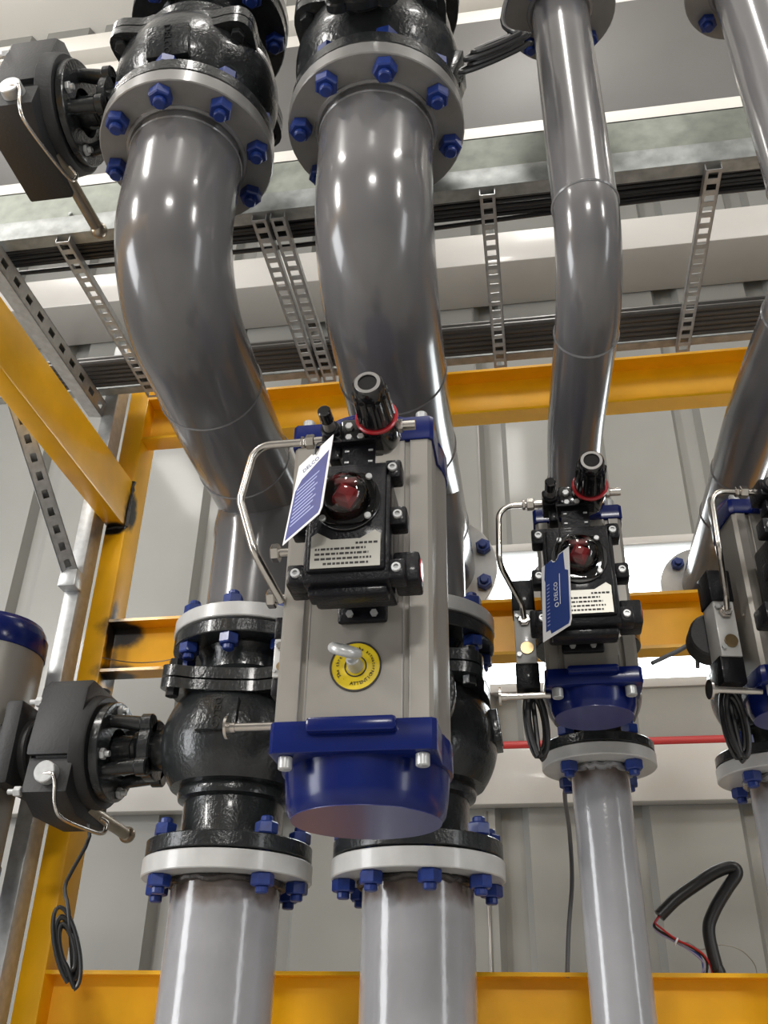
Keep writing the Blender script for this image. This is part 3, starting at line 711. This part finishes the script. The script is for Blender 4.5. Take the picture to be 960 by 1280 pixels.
regulator(B2 + TOP, 'black air regulator with knob and red collar above the biggest actuator box')
regulator(B3 + TOP, 'black air regulator with knob and red collar above the blue-tagged box')
regulator(to4(B3 + TOP), 'black air regulator at the right edge').rotation_euler.z = TH4

# ================================================================== SOLENOID BLOCKS and steel tubes
def solenoid(loc, label, s=1.0, coil_=False):
    root = thing('solenoid_valve', loc, label, 'solenoid valve')
    MB().box((0, 0, .0), (.030 * s, .04 * s, .085 * s), .002).build('block', WHITEFL, root)
    MB().box((0, 0, .066 * s), (.034 * s, .044 * s, .05 * s), .003).build('upper_cap', BLACK, root)
    MB().box((0, .004, -.06 * s), (.034 * s, .04 * s, .04 * s), .003).build('lower_cap', BLACK, root)
    if coil_: MB().cyl((.004 * s, .062 * s, .01), (-.004 * s, .022 * s, .01), .034 * s, seg=32, ch=.004).build('coil', BLACKM, root)
    MB().cyl((.002, -.0195 * s, -.02 * s), (.002, -.023 * s, -.02 * s), .0095 * s, seg=20).build('plug', BRASS, root)
    for x, z in ((-.010, .032), (-.010, -.03)): MB().cyl((x * s, -.019 * s, z * s), (x * s, -.025 * s, z * s), .0036 * s, seg=10).build('screw', BRIGHT, root)
    MB().cyl((0, -.018 * s, .024 * s), (0, -.03 * s, .024 * s), .007 * s, seg=14).hexa((0, -.02 * s, .024 * s), (0, -.026 * s, .024 * s), .0095 * s).build('port_fitting', STEEL, root)
    return root
    return root
S3 = V((-.004, 1.66, 2.298))
solenoid(S3, 'pale solenoid block with black ends on the smaller actuator\'s left side', 1.25)
solenoid(to4(S3), 'pale solenoid block with brass plugs on the right edge actuator', 1.25, True).rotation_euler.z = TH4
S2 = V((-.380, 1.345, 2.15))
solenoid(S2, 'small pale block with brass plug beside the biggest actuator', .75)
def tube(P, r, label, rad=.03):
    return tag(MB().tube(fillet(P, rad, 8), r, 14).build('steel_tube', STEEL), label, 'tube')
i2 = B2 + TOP + V((-.038 - .05, .055, .082))
tube([i2 + V((.01, 0, 0)), i2 + V((-.075, .0, .0)), at(300, 625, Y=1.17), at(318, 690, Y=1.18), at(352, 752, Y=1.25)], .0062, 'bent stainless tube from the regulator to the biggest actuator')
i3 = B3 + TOP + V((-.038 - .05, .055, .082)); e3 = S3 + V((0, -.037, .03))
tube([i3 + V((.01, 0, 0)), i3 + V((-.046, 0, 0)), i3 + V((-.05, 0, -.12)), e3 + V((-.002, -.01, .02)), e3], .0056, 'bent stainless tube beside the blue-tagged switch box')
dx = V((.342, 0, -.012))
tube([to4(p) for p in (i3 + V((.01, 0, 0)), i3 + V((-.046, 0, 0)), i3 + V((-.05, 0, -.12)), e3 + V((-.002, -.01, .02)), e3)], .0056, 'bent stainless tube nearest the right edge')

# ================================================================== HANG TAGS
def hang_tag(C4, label, base, panel, name, dark):
    """C4: top-left, top-right, bottom-right, bottom-left corners"""
    TL, TR, BR, BL = [V(c) for c in C4]; _n = (TR - TL).cross(TR - BR).normalized(); BL = BL - _n * (BL - TL).dot(_n); o = (TL + TR + BR + BL) / 4
    P = lambda u, v: (TL * (1 - u) * (1 - v) + TR * u * (1 - v) + BR * u * v + BL * (1 - u) * v)
    nz = (TR - TL).cross(TL - BL).normalized()
    root = thing('hang_tag', o, label, 'tag')
    def patch(uvs, off, th): 
        b = MB(); a = b._v([P(u, v) - o + nz * off for u, v in uvs]); c = b._v([q.co + nz * th for q in a]); n = len(a)
        b._f(a[::-1]); b._f(c); [b._f([a[k], a[(k + 1) % n], c[(k + 1) % n], c[k]]) for k in range(n)]; return b
    patch([(0, 0), (.38, 0), (.42, .035), (.5, .05), (.58, .035), (.62, 0), (1, 0), (1, .93), (.94, 1), (0, 1)], -.0004, .0008).build('card', base, root)
    return root, P, nz, patch, o
zz = at(417, 543, Y=1.045)
C2 = [at(374, 583, Y=1.075), at(417, 543, Y=1.045), at(402, 640, Y=1.05), at(351, 681, Y=1.08)]
t2, P2, n2, patch2, o2 = hang_tag(C2, 'white and violet-blue paper tag hanging on the biggest actuator box', TAGW, TAGB, 'DELCO', True)
patch2([(.06, .36), (.2, .26), (.94, .18), (.94, .92), (.9, .965), (.05, .965)], .0005, .0002).build('printed_panel', TAGB, t2)
ux2 = (P2(1, .3) - P2(0, .3)); uy2 = (P2(.3, 0) - P2(.3, 1))
text('lettering', 'DELCO', .0085, TAGN, t2, face(P2(.42, .155) - o2 + n2 * .0006, ux2, uy2), .0001, sx=1.15)
for k in range(10):
    v = .36 + .05 * k; b = patch2([(.12, v), (.12 + .62 - .05 * (k % 3), v), (.12 + .62 - .05 * (k % 3), v + .016), (.12, v + .016)], .0007, .0001); b.build('print_line', PALEINK, t2)
C3 = [at(677, 710, Y=1.455), at(711, 683, Y=1.42), at(715, 780, Y=1.42), at(679, 803, Y=1.455)]
t3, P3, n3, patch3, o3 = hang_tag(C3, 'navy blue tag with white lettering hanging on the smaller actuator box', TAGW, TAGN, 'DELCO', False)
patch3([(.13, .0), (.36, .005), (.42, .05), (.5, .065), (.58, .05), (.64, .01), (.80, .01), (.84, .26), (.95, .30), (.95, .92), (.90, .97), (.3, .96), (.26, .90), (.12, .90), (.13, .24), (.10, .20)], .0005, .0002).build('printed_panel', TAGN, t3)
ux3 = (P3(.5, 0) - P3(.5, 1)); uy3 = (P3(0, .5) - P3(1, .5))
text('lettering', 'DELCO', .0105, WHITEINK, t3, face(P3(.50, .46) - o3 + n3 * .0008, ux3, uy3), .0001)
lg = P3(.52, .64) - o3 + n3 * .0008
MB().ring(.0028, .0042, 0, .0002, lg, n3, 24, .0001).bb((0, 0, 0), (1e-5, 1e-5, 1e-5)).build('logo', WHITEINK, t3)
patch3([(.63, .26), (.65, .26), (.65, .66), (.63, .66)], .0007, .0001).build('print_line', WHITEINK, t3)
for k in range(12): patch3([(.18, .30 + .048 * k), (.27, .30 + .048 * k), (.27, .312 + .048 * k), (.18, .312 + .048 * k)], .0007, .0001).build('print_line', PALEINK, t3)
def loop(P, label): tag(MB().tube(crom(P, 6), .0011, 6).build('tag_string', CABLE), label, 'string')
q = P2(.5, .03); loop([q + V((.0, -.002, -.004)), q + V((.004, -.006, .012)), q + V((.03, .02, .03)), B2 + TOP + V((-.03, .03, .07))], 'black string holding the paper tag')
q = P3(.5, .03); loop([q + V((.0, -.002, -.004)), q + V((.0, -.006, .02)), q + V((.012, .02, .06)), B3 + TOP + V((-.03, .03, .07))], 'black string holding the navy tag')

# ================================================================== LOOSE CABLES
def coil(C, a, b, ra, rb, turns, r, jit, material=CABLE, head=(), tail=(), seg=8):
    C, a, b = V(C), V(a).normalized(), V(b).normalized(); n = a.cross(b).normalized(); P = [V(h) for h in head]; N = 14
    for k in range(int(turns * N)):
        t = 2 * PI * k / N; j = math.floor(k / N); rn = random.Random(j * 13 + 5); s = 1 + rn.uniform(-jit, jit); f = k / (turns * N)
        P.append(C + a * (ra * s * math.cos(t)) + b * (rb * s * math.sin(t)) + n * ((f - .5) * r * 2.2 * turns * .6 + rn.uniform(-.3, .3) * r))
    P += [V(h) for h in tail]
    return MB().tube(crom(P, 3), r, seg)
gb = V((X1 - .302, 1.95, 2.20))
h0 = gb + V((-.045, .02, -.115))
c = at(84, 1185, Y=1.98); hd = [h0, at(112, 1045, Y=1.97), at(92, 1085, Y=1.97), at(81, 1110, Y=1.97), at(86, 1140, Y=1.97)]
dn = (at(92, 1225, Y=1.98) - at(78, 1145, Y=1.98)); sd = V((1, .35, 0))
tag(coil(c, dn, sd, dn.length * .5, .019, 6, .0042, .3, head=hd).build('cable_coil', CABLE), 'black cable dangling from the lower gearbox and coiled at its end', 'cable')
c = at(622, 62, Y=1.06); a = at(664, 38, Y=1.09) - at(580, 72, Y=1.03)
tag(coil(c, a, (.1, .3, 1), a.length * .5, .021, 5, .0048, .3, tail=[at(640, 40, Y=1.06), at(628, 25, Y=1.08), at(640, -25, Y=1.1), at(655, -80, Y=1.1)]).build('cable_coil', CABLE), 'black cable coil tied beside the top of the slim pipe', 'cable')
for dx_, lb in ((0, 'coiled black cable hanging left of the blue-tagged actuator'), (.342, 'coiled black cable hanging below the right edge solenoid')):
    o = V((dx_, 0, -.012 if dx_ else 0)); c = at(671, 905, Y=1.68) + o; a = at(676, 944, Y=1.70) - at(664, 862, Y=1.68)
    tag(coil(c, a, (1, .2, .1), a.length * .5, .017, 4, .0048, .2, tail=[at(664, 862, Y=1.68) + o, S3 + o + V((0, .01, -.09))]).build('cable_coil', CABLE), lb, 'cable')
P = [at(x, y, Y=YB + .015) for x, y in ((709, 1222), (711, 1160), (715, 1100), (712, 1040), (707, 985))] + [V((X3 - .02, 1.98, 2.118))]
P[-2] = at(707, 985, Y=2.05)
tag(MB().tube(crom(P, 6), .0048, 10).build('grey_cable', WIREG), 'thin grey cable hanging down beside the slim riser pipe', 'cable')
# thick cut cable standing out of the lower beam, with bared cores
Yc = 2.285
_q = at(905, 1245, Y=Yc)
hv = [V((_q.x + .02, Yc, .01)), V((_q.x + .012, Yc, 1.3)), _q, at(896, 1210, Y=Yc), at(886, 1165, Y=Yc), at(892, 1140, Y=Yc), at(908, 1112, Y=Yc), at(921, 1092, Y=Yc), at(915, 1084, Y=Yc), at(895, 1090, Y=Yc), at(870, 1106, Y=Yc), at(845, 1124, Y=Yc), at(824, 1145, Y=Yc)]
ck = thing('cut_cable', hv[0], 'thick black cable with bared ends rising from the lower yellow beam', 'cable')
MB().tube([p - hv[0] for p in crom(hv, 6)], .0135, 16).build('sheath', CABLE, ck)
def core(px, r, m_, dy=0, name='core'):
    P = [at(x, y, Y=Yc + dy) - hv[0] for x, y in px]; MB().tube(crom(P, 5), r, 6).build(name, m_, ck)
core([(824, 1145), (818, 1155), (822, 1162), (840, 1172), (862, 1183), (876, 1192), (884, 1205), (881, 1230)], .0028, INK)
core([(825, 1145), (819, 1153), (826, 1160), (845, 1174), (866, 1184), (880, 1194), (889, 1210), (890, 1228)], .0024, RED, -.004)
core([(824, 1146), (817, 1157), (824, 1165), (840, 1175), (860, 1186), (874, 1194), (879, 1208), (879, 1226)], .0024, WIREB, .004)
core([(824, 1146), (818, 1159), (826, 1168), (842, 1176), (862, 1188), (880, 1205), (874, 1220), (866, 1224)], .0022, WIREP, .002)
core([(845, 1178), (862, 1179), (876, 1187), (900, 1181), (925, 1187), (943, 1205), (946, 1222)], .0010, STRING)
MB().torus(.0075, .0022, at(845, 1177, Y=Yc) - hv[0], (1, 0, -.6), 16, 6).build('cable_tie', WHITEINK, ck)
wp = [S3 + dx + V((-.03, .06, -.03)), at(868, 805, Y=1.75), at(845, 815, Y=1.74), at(815, 829, Y=1.72)]
tag(MB().tube(crom(wp, 6), .0042, 8).build('cable_stub', WIREG), 'short grey cable stub sticking out from the right edge solenoid', 'cable')

# ================================================================== LIGHT
S = bpy.context.scene
wd = bpy.data.worlds.new('daylight'); S.world = wd; wd.use_nodes = True
wd.node_tree.nodes['Background'].inputs[0].default_value = (.93, .97, 1, 1); wd.node_tree.nodes['Background'].inputs[1].default_value = 9
def area(name, loc, sx, sy, power, rot=(0, 0, 0), colr=(1, .97, .925)):
    l = bpy.data.lights.new(name, 'AREA'); l.shape = 'RECTANGLE'; l.size = sx; l.size_y = sy; l.energy = power; l.color = colr
    o = bpy.data.objects.new(name, l); o.location = loc; o.rotation_euler = rot; col.objects.link(o)
for x in (-3.4, .3, 3.6):
    area('high_bay_lamp', (x, 2.0, 7.4), .35, 1.3, 25)
    area('ceiling_fill', (x, 2.0, 7.44), .35, 1.3, 20, (PI, 0, 0))  # unseen fill added to brighten the ceiling
    area('high_bay_lamp', (x - .4, -1.6, 7.4), .35, 1.3, 90)
def aimed(loc, to, sx, sy, e):
    area('aimed_fill', loc, sx, sy, e, (V(to) - V(loc)).to_track_quat('-Z', 'Y').to_euler())  # unseen fill added to light pipes and frame from front and sides
aimed((-5.2, -2.2, 5.0), (-.2, 1.9, 2.2), .5, 1.6, 210)
aimed((.6, -6.4, 5.2), (0, 1.9, 2.2), 1.2, .5, 170)
aimed((5.4, -3.5, 5.2), (.3, 1.9, 2.2), .5, 1.4, 100)
area('side_streak_light', (-6.9, -1.6, 2.1), 3.6, 2.2, 260, (0, -PI / 2, 0), (.95, .97, 1))  # unseen panel added for bright streaks on the risers, no doorway modelled
area('side_streak_light', (6.9, -2.5, 2.1), 3.6, 1.2, 90, (0, PI / 2, 0), (.95, .97, 1))  # smaller added panel of the same sort on the right
S.view_settings.view_transform = 'Standard'; S.view_settings.look = 'None'; S.view_settings.exposure = -.05; S.view_settings.gamma = 1; S.view_settings.use_curve_mapping = False
S.cycles.max_bounces = 8; S.cycles.diffuse_bounces = 4; S.cycles.transparent_max_bounces = 12; S.cycles.use_denoising = True
S.cycles.sample_clamp_indirect = 6; S.cycles.caustics_reflective = False; S.cycles.caustics_refractive = False
